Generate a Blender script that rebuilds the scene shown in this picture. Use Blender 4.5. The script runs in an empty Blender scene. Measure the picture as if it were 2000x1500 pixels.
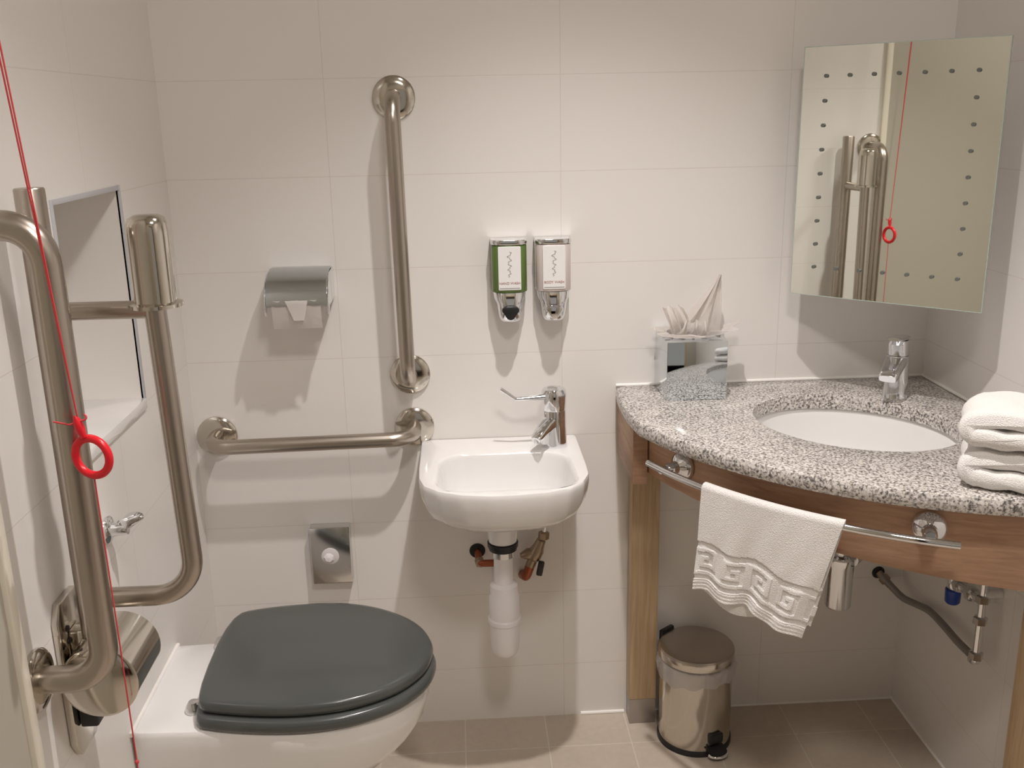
import bpy, bmesh, math, random
from mathutils import Vector, Matrix
C = bpy.context.scene.collection
S = bpy.context.scene
PI = math.pi
random.seed(7)

# ---------------------------------------------------------------- camera, light, exposure
W = 1.683            # room width
CEIL = 2.55
CAMP = Vector((0.61416, -2.1508, 1.4734))
YAW, PITCH, ROLL, FPX = 0.0506, -0.2721, -0.0205, 1912.02
fw = Vector((math.sin(YAW) * math.cos(PITCH), math.cos(YAW) * math.cos(PITCH), math.sin(PITCH)))
r0 = Vector((math.cos(YAW), -math.sin(YAW), 0)); u0 = r0.cross(fw)
rt = r0 * math.cos(ROLL) + u0 * math.sin(ROLL); up = u0 * math.cos(ROLL) - r0 * math.sin(ROLL)
cam_d = bpy.data.cameras.new('camera'); cam = bpy.data.objects.new('camera', cam_d); C.objects.link(cam)
mw = Matrix((rt, up, -fw)).transposed().to_4x4(); mw.translation = CAMP
cam.matrix_world = mw
cam_d.sensor_fit = 'HORIZONTAL'; cam_d.sensor_width = 36; cam_d.lens = 36 * FPX / 2000
cam_d.clip_start = 0.02
S.camera = cam

wd = bpy.data.worlds.new('world'); S.world = wd; wd.use_nodes = True
wd.node_tree.nodes['Background'].inputs[0].default_value = (1, .9, .78, 1)
wd.node_tree.nodes['Background'].inputs[1].default_value = 0.0

def spot(x, y, watt, size, blend, rad, col, tilt=(0, 0)):
    l = bpy.data.lights.new('downlight_bulb', 'SPOT'); l.energy = watt; l.spot_size = math.radians(size)
    l.spot_blend = blend; l.shadow_soft_size = rad; l.color = col
    o = bpy.data.objects.new('downlight_bulb', l); C.objects.link(o); o.location = (x, y, CEIL - .05)
    o.rotation_euler = (tilt[0], tilt[1], 0)
    return o
LAMPS = [(0.86, -0.80), (0.84, -1.85)]
spot(*LAMPS[0], 84, 91, .85, .022, (1, .94, .905))
dl = bpy.data.lights.new('ceiling_light', 'AREA'); dl.shape = 'DISK'; dl.size = .30; dl.energy = 13; dl.color = (1, .93, .87)
do = bpy.data.objects.new('ceiling_light', dl); C.objects.link(do); do.location = (*LAMPS[1], CEIL - .045)
# added soft fill from behind the camera, entering through the doorway opening
hl = bpy.data.lights.new('fill_light', 'AREA'); hl.shape = 'RECTANGLE'; hl.size = .9; hl.size_y = 1.7; hl.energy = 1.2; hl.color = (1, .92, .82)
ho = bpy.data.objects.new('fill_light', hl); C.objects.link(ho); ho.location = (.85, -3.3, 1.25); ho.rotation_euler = (PI / 2, 0, 0)
S.view_settings.view_transform = 'Standard'; S.view_settings.look = 'None'
S.view_settings.exposure = 0.22; S.view_settings.gamma = 1; S.view_settings.use_curve_mapping = False
S.cycles.use_denoising = True
S.cycles.max_bounces = 10; S.cycles.diffuse_bounces = 6; S.cycles.glossy_bounces = 6
S.cycles.caustics_reflective = True; S.cycles.blur_glossy = 0.3
S.cycles.sample_clamp_indirect = 6

# ---------------------------------------------------------------- materials
def mat(name, col, rough=.5, metal=0, **k):
    m = bpy.data.materials.new(name); m.use_nodes = True
    b = m.node_tree.nodes['Principled BSDF']
    b.inputs['Base Color'].default_value = (*col, 1); b.inputs['Roughness'].default_value = rough
    b.inputs['Metallic'].default_value = metal
    for kk, v in k.items(): b.inputs[kk.replace('_', ' ')].default_value = v
    return m
def nd(m, t, **k):
    n = m.node_tree.nodes.new(t)
    for a, v in k.items(): setattr(n, a, v)
    return n
def lk(m, a, b): m.node_tree.links.new(a, b)
def bsdf(m): return m.node_tree.nodes['Principled BSDF']
def add_noise_bump(m, scale, strength, dist=.002, detail=4):
    tc = nd(m, 'ShaderNodeTexCoord'); n = nd(m, 'ShaderNodeTexNoise'); n.inputs['Scale'].default_value = scale; n.inputs['Detail'].default_value = detail
    b = nd(m, 'ShaderNodeBump'); b.inputs['Strength'].default_value = strength; b.inputs['Distance'].default_value = dist
    lk(m, tc.outputs['Object'], n.inputs['Vector']); lk(m, n.outputs['Fac'], b.inputs['Height']); lk(m, b.outputs['Normal'], bsdf(m).inputs['Normal'])
    return n
def tile_mat(name, axes, off, bw, bh, mortar, c1, cm, rough, rvar=.0, bump=.35, noise=0.0):
    """stacked rectangular tiles drawn from world position"""
    m = mat(name, c1, rough)
    g = nd(m, 'ShaderNodeNewGeometry'); s = nd(m, 'ShaderNodeSeparateXYZ'); c = nd(m, 'ShaderNodeCombineXYZ')
    lk(m, g.outputs['Position'], s.inputs[0])
    for i in range(2):
        a = nd(m, 'ShaderNodeMath', operation='ADD'); a.inputs[1].default_value = -off[i] + 40 * (bw, bh)[i]
        lk(m, s.outputs[axes[i]], a.inputs[0]); lk(m, a.outputs[0], c.inputs[i])
    br = nd(m, 'ShaderNodeTexBrick'); br.offset = 0; br.squash = 1
    br.inputs['Scale'].default_value = 1; br.inputs['Brick Width'].default_value = bw; br.inputs['Row Height'].default_value = bh
    br.inputs['Mortar Size'].default_value = mortar; br.inputs['Mortar Smooth'].default_value = .5
    br.inputs['Color1'].default_value = (*c1, 1); br.inputs['Color2'].default_value = (*[v * (1 - rvar) for v in c1], 1); br.inputs['Mortar'].default_value = (*cm, 1)
    lk(m, c.outputs[0], br.inputs['Vector'])
    col = br.outputs['Color']
    if noise:
        n = nd(m, 'ShaderNodeTexNoise'); n.inputs['Scale'].default_value = 60; n.inputs['Detail'].default_value = 6
        lk(m, g.outputs['Position'], n.inputs['Vector'])
        mx = nd(m, 'ShaderNodeMixRGB', blend_type='MULTIPLY'); mx.inputs[0].default_value = noise
        lk(m, col, mx.inputs[1]); lk(m, n.outputs['Color'], mx.inputs[2]); col = mx.outputs[0]
        hs = nd(m, 'ShaderNodeHueSaturation'); hs.inputs['Value'].default_value = 1 + noise * .45; lk(m, col, hs.inputs['Color']); 
        # keep the noise neutral in hue
        bw_ = nd(m, 'ShaderNodeRGBToBW'); lk(m, n.outputs['Color'], bw_.inputs[0]); lk(m, bw_.outputs[0], mx.inputs[2]); col = hs.outputs[0]
    lk(m, col, bsdf(m).inputs['Base Color'])
    b = nd(m, 'ShaderNodeBump', invert=True); b.inputs['Strength'].default_value = bump; b.inputs['Distance'].default_value = .0015
    lk(m, br.outputs['Fac'], b.inputs['Height']); lk(m, b.outputs['Normal'], bsdf(m).inputs['Normal'])
    return m
TX, TW, TZ, TH = 0.3426, 0.4954, 0.1454, 0.200
WHITE = (.80, .775, .750)
M = {}
M['tile_back'] = tile_mat('glazed wall tile', (0, 2), (TX, TZ), TW, TH, .0010, WHITE, (.70, .665, .625), .32, 0, .2)
M['tile_side'] = tile_mat('glazed side wall tile', (1, 2), (-.466, TZ), TW, TH, .0010, WHITE, (.70, .665, .625), .32, 0, .2)
M['floor'] = tile_mat('beige floor tile', (0, 1), (.588, -.127), .2, .2, .0018, (.56, .485, .405), (.66, .60, .53), .62, .04, .25, .22)
M['paint'] = mat('cream paint', (.44, .415, .355), .6)
M['ceil'] = mat('ceiling paint', (.62, .58, .52), .8)
M['seal'] = mat('white sealant', (.9, .88, .85), .35)
M['trimwhite'] = mat('white edge trim', (.80, .76, .66), .35)
M['ceramic'] = mat('white glazed ceramic', (.82, .81, .805), .12, Coat_Weight=.5, Coat_Roughness=.05)
M['plastic_w'] = mat('white plastic', (.86, .84, .86), .3)
M['chrome'] = mat('polished chrome', (.80, .81, .83), .06, 1)
M['chrome_soft'] = mat('worn chrome', (.70, .70, .70), .16, 1)
M['steel'] = mat('brushed steel', (.47, .42, .37), .30, 1)
M['trimgrey'] = mat('grey edge trim', (.50, .51, .54), .4)
M['steel_pol'] = mat('polished steel', (.62, .58, .52), .13, 1)
M['chrome_grey'] = mat('dulled chrome', (.50, .53, .54), .22, 1)
M['lid'] = mat('grey toilet seat', (.070, .077, .076), .25, Coat_Weight=.2, Coat_Roughness=.08)
M['red'] = mat('red plastic', (.72, .012, .025), .3)
M['cord'] = mat('red cord', (.62, .06, .07), .7)
M['black'] = mat('black plastic', (.012, .012, .014), .4)
M['green'] = mat('green soap bottle', (.10, .17, .035), .25, Coat_Weight=.3)
M['lotion'] = mat('pale soap bottle', (.62, .55, .53), .2, Coat_Weight=.3)
M['label'] = mat('white printed label', (.82, .82, .82), .5)
M['ink'] = mat('grey ink', (.25, .26, .25), .6)
M['inkred'] = mat('brown ink', (.45, .25, .22), .6)
M['paper'] = mat('tissue paper', (.90, .86, .84), .9); bsdf(M['paper']).inputs['Subsurface Weight'].default_value = 0
_p = M['paper']; _tr = nd(_p, 'ShaderNodeBsdfTranslucent'); _tr.inputs[0].default_value = (.92, .90, .88, 1); _mx = nd(_p, 'ShaderNodeMixShader'); _mx.inputs[0].default_value = .55
_out = [n for n in _p.node_tree.nodes if n.type == 'OUTPUT_MATERIAL'][0]
lk(_p, bsdf(_p).outputs[0], _mx.inputs[1]); lk(_p, _tr.outputs[0], _mx.inputs[2]); lk(_p, _mx.outputs[0], _out.inputs[0])
M['copper'] = mat('copper', (.34, .11, .06), .4, 1)
M['brass'] = mat('dull brass valve', (.36, .28, .20), .35, 1)
M['blue'] = mat('blue plastic', (.01, .05, .30), .35)
M['conduit'] = mat('grey braided hose', (.27, .265, .25), .45, .4)
M['mirror'] = mat('mirror glass', (.90, .92, .86), .015, 1)
M['glass_edge'] = mat('glass edge', (.42, .50, .46), .15)
M['etch'] = mat('etched dots', (.13, .14, .13), .7)
M['mirrorbox'] = mat('mirrored box', (.66, .71, .74), .045, 1)
M['hole'] = mat('dark opening', (.02, .02, .02), .8)
M['footmetal'] = mat('aluminium foot', (.42, .38, .36), .4, .7)
M['bag'] = mat('thin plastic bag', (.88, .86, .88), .3, Alpha=.50)
M['bagwhite'] = mat('bag paper', (.75, .72, .74), .5)
M['opal'] = mat('opal diffuser', (.9, .9, .88), .5)
bsdf(M['opal']).inputs['Emission Color'].default_value = (1, .93, .86, 1); bsdf(M['opal']).inputs['Emission Strength'].default_value = 2
M['lamp'] = mat('downlight glow', (1, 1, 1), .5)
bsdf(M['lamp']).inputs['Emission Color'].default_value = (1, .9, .75, 1); bsdf(M['lamp']).inputs['Emission Strength'].default_value = 20
# granite
g = mat('speckled granite', (.6, .58, .55), .16); M['granite'] = g
tc = nd(g, 'ShaderNodeTexCoord')
v1 = nd(g, 'ShaderNodeTexNoise'); v1.inputs['Scale'].default_value = 205; v1.inputs['Detail'].default_value = 3; v1.inputs['Roughness'].default_value = .6
v2 = nd(g, 'ShaderNodeTexVoronoi'); v2.inputs['Scale'].default_value = 230
v3 = nd(g, 'ShaderNodeTexNoise'); v3.inputs['Scale'].default_value = 26; v3.inputs['Detail'].default_value = 3
for v in (v1, v2, v3): lk(g, tc.outputs['Object'], v.inputs['Vector'])
r1 = nd(g, 'ShaderNodeValToRGB'); e = r1.color_ramp.elements
e[0].position = .36; e[0].color = (.12, .113, .11, 1); e[1].position = .57; e[1].color = (.78, .745, .71, 1)
x = e.new(.445); x.color = (.38, .355, .34, 1)
mxn = nd(g, 'ShaderNodeMath', operation='MULTIPLY_ADD'); mxn.inputs[1].default_value = .16; lk(g, v3.outputs['Fac'], mxn.inputs[0])
sb = nd(g, 'ShaderNodeMath', operation='SUBTRACT'); lk(g, v1.outputs['Fac'], sb.inputs[0]); sb.inputs[1].default_value = .08
lk(g, sb.outputs[0], mxn.inputs[2]); lk(g, mxn.outputs[0], r1.inputs[0])
r2 = nd(g, 'ShaderNodeValToRGB'); e = r2.color_ramp.elements; e[0].position = 0; e[0].color = (.55, .53, .51, 1); e[1].position = 1; e[1].color = (1, 1, 1, 1)
lk(g, v2.outputs['Color'], r2.inputs[0])
mm = nd(g, 'ShaderNodeMixRGB', blend_type='MULTIPLY'); mm.inputs[0].default_value = .7; lk(g, r1.outputs[0], mm.inputs[1]); lk(g, r2.outputs[0], mm.inputs[2])
lk(g, mm.outputs[0], bsdf(g).inputs['Base Color'])
# wood, grain along a chosen axis
def wood(name, scale, c1, c2, rough=.42):
    w = mat(name, c1, rough); tc = nd(w, 'ShaderNodeTexCoord'); mp = nd(w, 'ShaderNodeMapping'); mp.inputs['Scale'].default_value = scale
    n = nd(w, 'ShaderNodeTexNoise'); n.inputs['Scale'].default_value = 1; n.inputs['Detail'].default_value = 7; n.inputs['Roughness'].default_value = .62; n.inputs['Distortion'].default_value = .8
    r = nd(w, 'ShaderNodeValToRGB'); e = r.color_ramp.elements
    e[0].position = .33; e[0].color = (*c2, 1); e[1].position = .66; e[1].color = (*c1, 1)
    lk(w, tc.outputs['Object'], mp.inputs[0]); lk(w, mp.outputs[0], n.inputs['Vector']); lk(w, n.outputs['Fac'], r.inputs[0]); lk(w, r.outputs[0], bsdf(w).inputs['Base Color'])
    return w
M['wood_h'] = wood('oak veneer apron', (9, 9, 90), (.50, .31, .20), (.35, .20, .125))
M['wood_v'] = wood('oak leg', (90, 90, 5), (.58, .43, .27), (.44, .305, .17))
# terry cloth
def terry(name, col):
    t = mat(name, col, .95); bsdf(t).inputs['Sheen Weight'].default_value = .25
    add_noise_bump(t, 520, .8, .003, 4)
    return t
M['terry'] = terry('white terry cloth', (.90, .88, .86))

# brushed look on steel tubes: slight noise in roughness
n_ = add_noise_bump(M['steel'], 900, .04, .0004, 1)

# ---------------------------------------------------------------- helpers
def wloc(o):
    v = Vector((0, 0, 0))
    while o: v += o.location; o = o.parent
    return v
def obj(name, bm, m, parent=None, smooth=35, loc=None, recalc=True):
    me = bpy.data.meshes.new(name)
    if recalc: bmesh.ops.recalc_face_normals(bm, faces=bm.faces)
    off = wloc(parent) if parent else (Vector(loc) if loc else Vector((0, 0, 0)))
    if off.length: bmesh.ops.translate(bm, vec=-off, verts=bm.verts)
    bm.to_mesh(me); bm.free()
    for mm_ in (m if isinstance(m, (list, tuple)) else [m]): me.materials.append(M[mm_] if isinstance(mm_, str) else mm_)
    if smooth:
        me.polygons.foreach_set('use_smooth', [True] * len(me.polygons)); me.set_sharp_from_angle(angle=math.radians(smooth))
    o = bpy.data.objects.new(name, me); C.objects.link(o)
    if parent: o.parent = parent
    elif loc: o.location = loc
    return o
def thing(name, label, cat, loc, group=None):
    o = bpy.data.objects.new(name, None); C.objects.link(o); o.location = loc; o.empty_display_size = .03
    o['label'] = label; o['category'] = cat
    if group: o['group'] = group
    return o
def tag(o, label, cat, group=None):
    o['label'] = label; o['category'] = cat
    if group: o['group'] = group
    return o
def struct(name, bm, m, label=None, smooth=0):
    o = obj(name, bm, m, None, smooth); o['kind'] = 'structure'
    if label: o['label'] = label
    return o
def BM(): return bmesh.new()
def box(bm, x0, x1, y0, y1, z0, z1, bev=0, seg=2, rot=None, piv=None):
    r = bmesh.ops.create_cube(bm, size=1); vs = r['verts']
    for v in vs: v.co = Vector(((x0 + x1) / 2 + v.co.x * (x1 - x0), (y0 + y1) / 2 + v.co.y * (y1 - y0), (z0 + z1) / 2 + v.co.z * (z1 - z0)))
    if bev:
        es = list({e for v in vs for e in v.link_edges})
        r = bmesh.ops.bevel(bm, geom=es, offset=bev, segments=seg, affect='EDGES', profile=.5)
        vs = list({v for f in r['faces'] for v in f.verts} | {v for v in vs if v.is_valid})
    if rot: bmesh.ops.rotate(bm, verts=vs, cent=piv, matrix=rot)
    return vs
def fillet(pts, r, n=8):
    pts = [Vector(p) for p in pts]; out = [pts[0]]
    for i in range(1, len(pts) - 1):
        a, b, c = pts[i - 1], pts[i], pts[i + 1]
        d1 = (a - b).normalized(); d2 = (c - b).normalized(); ang = d1.angle(d2)
        if ang > PI - .02: out.append(b); continue
        t = min(r / math.tan(ang / 2), (a - b).length * .49 if i > 1 else (a - b).length * .98, (c - b).length * .49 if i < len(pts) - 2 else (c - b).length * .98)
        rr = t * math.tan(ang / 2); p0 = b + d1 * t; p1 = b + d2 * t
        cen = b + (d1 + d2).normalized() * (rr / math.sin(ang / 2)); 
        v0 = p0 - cen; v1 = p1 - cen; th = v0.angle(v1); ax = v0.cross(v1).normalized()
        for k in range(n + 1): out.append(cen + Matrix.Rotation(th * k / n, 3, ax) @ v0)
    out.append(pts[-1]); return out
def sweep(bm, pts, r, seg=20, cap=True, rx=None):
    """tube of radius r (number or list) along pts"""
    pts = [Vector(p) for p in pts]; N = len(pts); rings = []
    T = [(pts[min(i + 1, N - 1)] - pts[max(i - 1, 0)]).normalized() for i in range(N)]
    nrm = T[0].orthogonal().normalized()
    for i in range(N):
        nrm = (nrm - T[i] * nrm.dot(T[i])).normalized(); b = T[i].cross(nrm)
        rr = r[i] if isinstance(r, (list, tuple)) else r
        rings.append([bm.verts.new(pts[i] + (nrm * math.cos(2 * PI * k / seg) + b * math.sin(2 * PI * k / seg)) * rr) for k in range(seg)])
    loft(bm, rings, cap)
    return rings
def loft(bm, rings, cap=True, closed=True, capstart=None, capend=None):
    for a, b in zip(rings, rings[1:]):
        n = len(a)
        for k in range(n if closed else n - 1): bm.faces.new((a[k], a[(k + 1) % n], b[(k + 1) % n], b[k]))
    if cap if capstart is None else capstart: bm.faces.new(rings[0][::-1])
    if cap if capend is None else capend: bm.faces.new(rings[-1])
def frame(ax):
    ax = Vector(ax).normalized(); a = ax.orthogonal().normalized(); return a, ax.cross(a), ax
def lathe(bm, c, prof, ax=(0, 0, 1), seg=32, cap=True):
    """prof: list of (radius, height along axis)"""
    a, b, n = frame(ax); c = Vector(c); rings = []
    for r, h in prof:
        r = max(r, 1e-4)
        rings.append([bm.verts.new(c + n * h + (a * math.cos(2 * PI * k / seg) + b * math.sin(2 * PI * k / seg)) * r) for k in range(seg)])
    loft(bm, rings, cap)
def ring3(bm, pts): return [bm.verts.new(Vector(p)) for p in pts]
def resample(poly, c, N=96, a0=0):
    """where rays from c at even angles cross a closed 2-D polygon"""
    out = []
    for k in range(N):
        t = a0 + 2 * PI * k / N; d = (math.cos(t), math.sin(t)); best = None
        for i in range(len(poly)):
            p = poly[i]; q = poly[(i + 1) % len(poly)]
            ex, ey = q[0] - p[0], q[1] - p[1]; den = d[0] * ey - d[1] * ex
            if abs(den) < 1e-12: continue
            px, py = p[0] - c[0], p[1] - c[1]
            s = (px * ey - py * ex) / den; u = (px * d[1] - py * d[0]) / den
            if s > 0 and -1e-6 <= u <= 1 + 1e-6 and (best is None or s > best): best = s
        out.append((c[0] + d[0] * best, c[1] + d[1] * best))
    return out
def smoothpoly(pts, it=2):
    for _ in range(it):
        o = []
        for i in range(len(pts)):
            p, q = pts[i], pts[(i + 1) % len(pts)]
            o += [(.75 * p[0] + .25 * q[0], .75 * p[1] + .25 * q[1]), (.25 * p[0] + .75 * q[0], .25 * p[1] + .75 * q[1])]
        pts = o
    return pts
def roundrect(x0, x1, y0, y1, r, n=8):
    p = []
    for cx, cy, a in ((x1 - r, y1 - r, 0), (x0 + r, y1 - r, 90), (x0 + r, y0 + r, 180), (x1 - r, y0 + r, 270)):
        for k in range(n + 1):
            t = math.radians(a + 90 * k / n); p.append((cx + r * math.cos(t), cy + r * math.sin(t)))
    return p
def prism(bm, poly, z0, z1, bev=0, seg=3, plane='xy', c0=None):
    """extrude a 2-D outline; the top and bottom edges rounded by bev"""
    cx = sum(p[0] for p in poly) / len(poly); cy = sum(p[1] for p in poly) / len(poly)
    def P(u, v, w): return {'xy': (u, v, w), 'xz': (u, w, v), 'yz': (w, u, v)}[plane]
    n = len(poly)
    def inset(d):
        o = []
        area = sum(poly[i][0] * poly[(i + 1) % n][1] - poly[(i + 1) % n][0] * poly[i][1] for i in range(n))
        sg = 1 if area > 0 else -1
        for i in range(n):
            a, b, c = poly[i - 1], poly[i], poly[(i + 1) % n]
            n1 = Vector((-(b[1] - a[1]), b[0] - a[0])); n2 = Vector((-(c[1] - b[1]), c[0] - b[0]))
            if n1.length < 1e-9: n1 = n2
            if n2.length < 1e-9: n2 = n1
            m_ = (n1.normalized() + n2.normalized())
            m_ = m_.normalized() if m_.length > 1e-6 else n1.normalized()
            o.append((b[0] + sg * m_.x * d, b[1] + sg * m_.y * d))
        return o
    rings = []
    lv = []
    s = 1 if z1 > z0 else -1
    if bev:
        for k in range(seg + 1):
            t = PI / 2 * k / seg; lv.append((bev * (1 - math.sin(t)), z0 + s * bev * (1 - math.cos(t))))
        for k in range(seg + 1):
            t = PI / 2 * k / seg; lv.append((bev * (1 - math.cos(t)), z1 - s * bev * (1 - math.sin(t))))
    else: lv = [(0, z0), (0, z1)]
    for d, z in lv: rings.append(ring3(bm, [P(u, v, z) for u, v in (inset(d) if d else poly)]))
    loft(bm, rings)
def one(fn, *a, **k):
    b = BM(); fn(b, *a, **k); return b
def text_bm(s, size, origin, rotz=0, ext=.0004):
    """upright lettering facing -y"""
    cu = bpy.data.curves.new('t', 'FONT'); cu.body = s; cu.size = size; cu.extrude = ext; cu.align_x = 'CENTER'
    o = bpy.data.objects.new('t', cu); C.objects.link(o); bpy.context.view_layer.update()
    me = o.evaluated_get(bpy.context.evaluated_depsgraph_get()).to_mesh(); b = BM(); b.from_mesh(me)
    bpy.data.objects.remove(o)
    bmesh.ops.transform(b, matrix=Matrix.Translation(origin) @ Matrix.Rotation(PI / 2, 4, 'X'), verts=b.verts)
    return b

# ================================================================= the room
YB = -2.75
# left wall with the niche opening
NY0, NY1, NZ0, NZ1, ND = -.615, -.315, .952, 1.349, .14
YT = -.938
b = BM()
for y0, y1, z0, z1 in ((YT, NY0, 0, CEIL), (NY1, 0, 0, CEIL), (NY0, NY1, 0, NZ0), (NY0, NY1, NZ1, CEIL)): box(b, -.2, 0, y0, y1, z0, z1)
box(b, -.2, -ND, NY0, NY1, NZ0, NZ1)
struct('wall_left', b, 'tile_side')
struct('wall_left_doorside', one(box, -.2, .004, YB, YT - .022, 0, CEIL), 'paint')
struct('trim_1', one(box, -.01, .012, YT - .022, YT, 0, CEIL, .003), 'trimwhite', smooth=35)
struct('wall_back', one(box, -.2, W + .1, 0, .1, -.0, CEIL), 'tile_back')
struct('wall_right', one(box, W, W + .1, YB, 0, 0, CEIL), 'tile_side')
b = BM(); box(b, -.2, .42, YB - .1, YB, 0, CEIL); box(b, 1.28, W + .1, YB - .1, YB, 0, CEIL); box(b, .42, 1.28, YB - .1, YB, 2.06, CEIL)
struct('wall_front', b, 'paint')
b = BM(); box(b, .39, .43, YB - .11, YB + .012, 0, 2.09); box(b, 1.27, 1.31, YB - .11, YB + .012, 0, 2.09); box(b, .39, 1.31, YB - .11, YB + .012, 2.05, 2.09)
struct('trim_9', b, 'wood_v')
struct('floor', one(box, -.2, W + .1, YB, .1, -.1, 0), 'floor')
struct('ceiling', one(box, -.2, W + .1, YB - .1, .1, CEIL, CEIL + .1), 'ceil')
# niche trims and shelf
b = BM(); box(b, -.004, .003, NY1, NY1 + .009, NZ0, NZ1 + .009, .001); box(b, -.004, .003, NY0 - .009, NY0, NZ0, NZ1 + .009, .001); box(b, -.004, .003, NY0, NY1, NZ1, NZ1 + .009, .001)
struct('trim_2', b, 'trimgrey', smooth=35)
o = obj('niche_shelf', one(box, -ND, .006, NY0, NY1, NZ0 - .014, NZ0 + .006, .0015), 'ceramic', loc=(0, -.465, NZ0 - .014))
tag(o, 'white shelf ledge at the bottom of the niche in the left wall', 'shelf')
# white sealant beads
struct('trim_3', one(sweep, [(.88, -.001, .003), (.99, -.001, .003)], .005, 8), 'seal', smooth=60)
struct('trim_4', one(sweep, [(1.062, -.001, .002), (W, -.001, .002)], .003, 8), 'seal', smooth=60)
struct('trim_5', one(sweep, [(W - .001, 0, .002), (W - .001, -1.6, .002)], .004, 8), 'seal', smooth=60)
struct('trim_6', one(sweep, [(.962, -.001, .861), (W, -.001, .861)], .004, 8), 'seal', smooth=60)
struct('trim_7', one(sweep, [(W - .001, 0, .861), (W - .001, -.765, .861)], .004, 8), 'seal', smooth=60)
# ceiling fittings
x, y = LAMPS[0]
t = thing('ceiling_downlight', 'small recessed round ceiling downlight above the basin and vanity', 'light', (x, y, CEIL))
obj('bezel', one(lathe, (x, y, CEIL), [(.032, 0), (.032, -.004), (.045, -.004), (.045, 0)], cap=False), 'chrome', t)
obj('lamp_glass', one(lathe, (x, y, CEIL), [(.03, -.002), (.03, 0)]), 'lamp', t)
x, y = LAMPS[1]
t = thing('ceiling_light', 'flat round opal ceiling light near the doorway', 'light', (x, y, CEIL))
obj('diffuser', one(lathe, (x, y, CEIL), [(.15, 0), (.15, -.030), (.14, -.038), (.001, -.040)], seg=48), 'opal', t, 40)
obj('rim', one(lathe, (x, y, CEIL), [(.152, 0), (.165, 0), (.165, -.03), (.152, -.03), (.152, 0)], seg=48, cap=False), 'plastic_w', t, 40)

# ================================================================= toilet
t = thing('toilet', 'white wall hung toilet pan with closed dark grey seat, beside left wall', 'toilet', (.0, -.45, .10))
def pan_outline(xe, w, w0, xc, yc=-.443, y0=-.456, n=24, nose=2.3):
    p = [(.0015, y0 + w0), (xc * .45, y0 + w0 + (w - w0) * .12)]
    for k in range(n + 1):
        a = PI / 2 - PI * k / n; ca, sa = math.cos(a), math.sin(a)
        p.append((xc + (xe - xc) * abs(ca) ** (2 / nose), yc + w * math.copysign(abs(sa) ** (2 / nose), sa)))
    p += [(xc * .45, y0 - w0 - (w - w0) * .12), (.0015, y0 - w0)]
    return p
secs = [(.421, .515, .186, .146, .27), (.419, .521, .190, .149, .27), (.410, .526, .193, .152, .27), (.385, .526, .192, .152, .27), (.355, .518, .188, .151, .26), (.325, .500, .181, .149, .25), (.295, .474, .171, .146, .235),
        (.265, .442, .160, .141, .22), (.235, .405, .148, .135, .20), (.205, .36, .136, .128, .18), (.175, .31, .122, .118, .15), (.15, .24, .105, .103, .12), (.135, .15, .085, .085, .08)]
b = BM(); rings = []
for z, xe, w, w0, xc in secs:
    rings.append(ring3(b, [(x, y, z) for x, y in resample(pan_outline(xe, w, w0, xc), (.12, -.45), 120, .013)]))
loft(b, rings); obj('pan', b, 'ceramic', t, 40)
def lid_outline(g=0):
    pts = [(.106, -.272), (.17, -.252), (.235, -.243), (.30, -.240), (.36, -.248), (.42, -.272), (.475, -.312), (.515, -.362), (.535, -.420), (.536, -.455), (.525, -.503), (.498, -.546), (.46, -.582), (.40, -.611), (.34, -.623), (.28, -.625), (.21, -.617), (.15, -.604), (.108, -.590)]
    c = (.30, -.433); pts = smoothpoly(pts, 2)
    return [(c[0] + (x - c[0]) * (1 + g / .2), c[1] + (y - c[1]) * (1 + g / .19)) for x, y in pts]
LC = (.31, -.433)
base = resample(lid_outline(), LC, 128)
def scaled(s, z, rz=None): return [(LC[0] + (x - LC[0]) * s, LC[1] + (y - LC[1]) * s, z) for x, y in base]
b = BM(); rr = []
for s, z in ((.90, .449), (.975, .449), (.992, .451), (.999, .455), (1, .460), (.997, .465), (.988, .469), (.97, .4715), (.93, .4725), (.85, .4735), (.6, .4755), (.3, .477), (.02, .4775)): rr.append(ring3(b, scaled(s, z)))
loft(b, rr); obj('lid', b, 'lid', t, 60)
b = BM(); rr = []
for s, z in ((.70, .4235), (.985, .4235), (1.01, .4245), (1.022, .429), (1.022, .437), (1.012, .4435), (.99, .447), (.70, .447), (.69, .436), (.70, .424)):
    rr.append(ring3(b, [(x, y - (.009 if s > .8 else 0), z) for x, y, z in scaled(s, z)]))
loft(b, rr, cap=False); bmesh.ops.remove_doubles(b, verts=b.verts, dist=1e-5); obj('seat', b, 'lid', t, 60)
for y in (-.545, -.32):
    b = BM(); lathe(b, (.098, y, .421), [(.016, 0), (.017, .003), (.014, .012), (.009, .020), (.0, .022)], seg=24); sweep(b, [(.098, y, .436), (.122, y, .444)], .007, 12)
    obj('hinge', b, 'chrome_soft', t, 40)
struct('trim_8', one(sweep, [(.003, -.302, .420), (.003, -.61, .420)], .0045, 8), 'seal', smooth=60)

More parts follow.
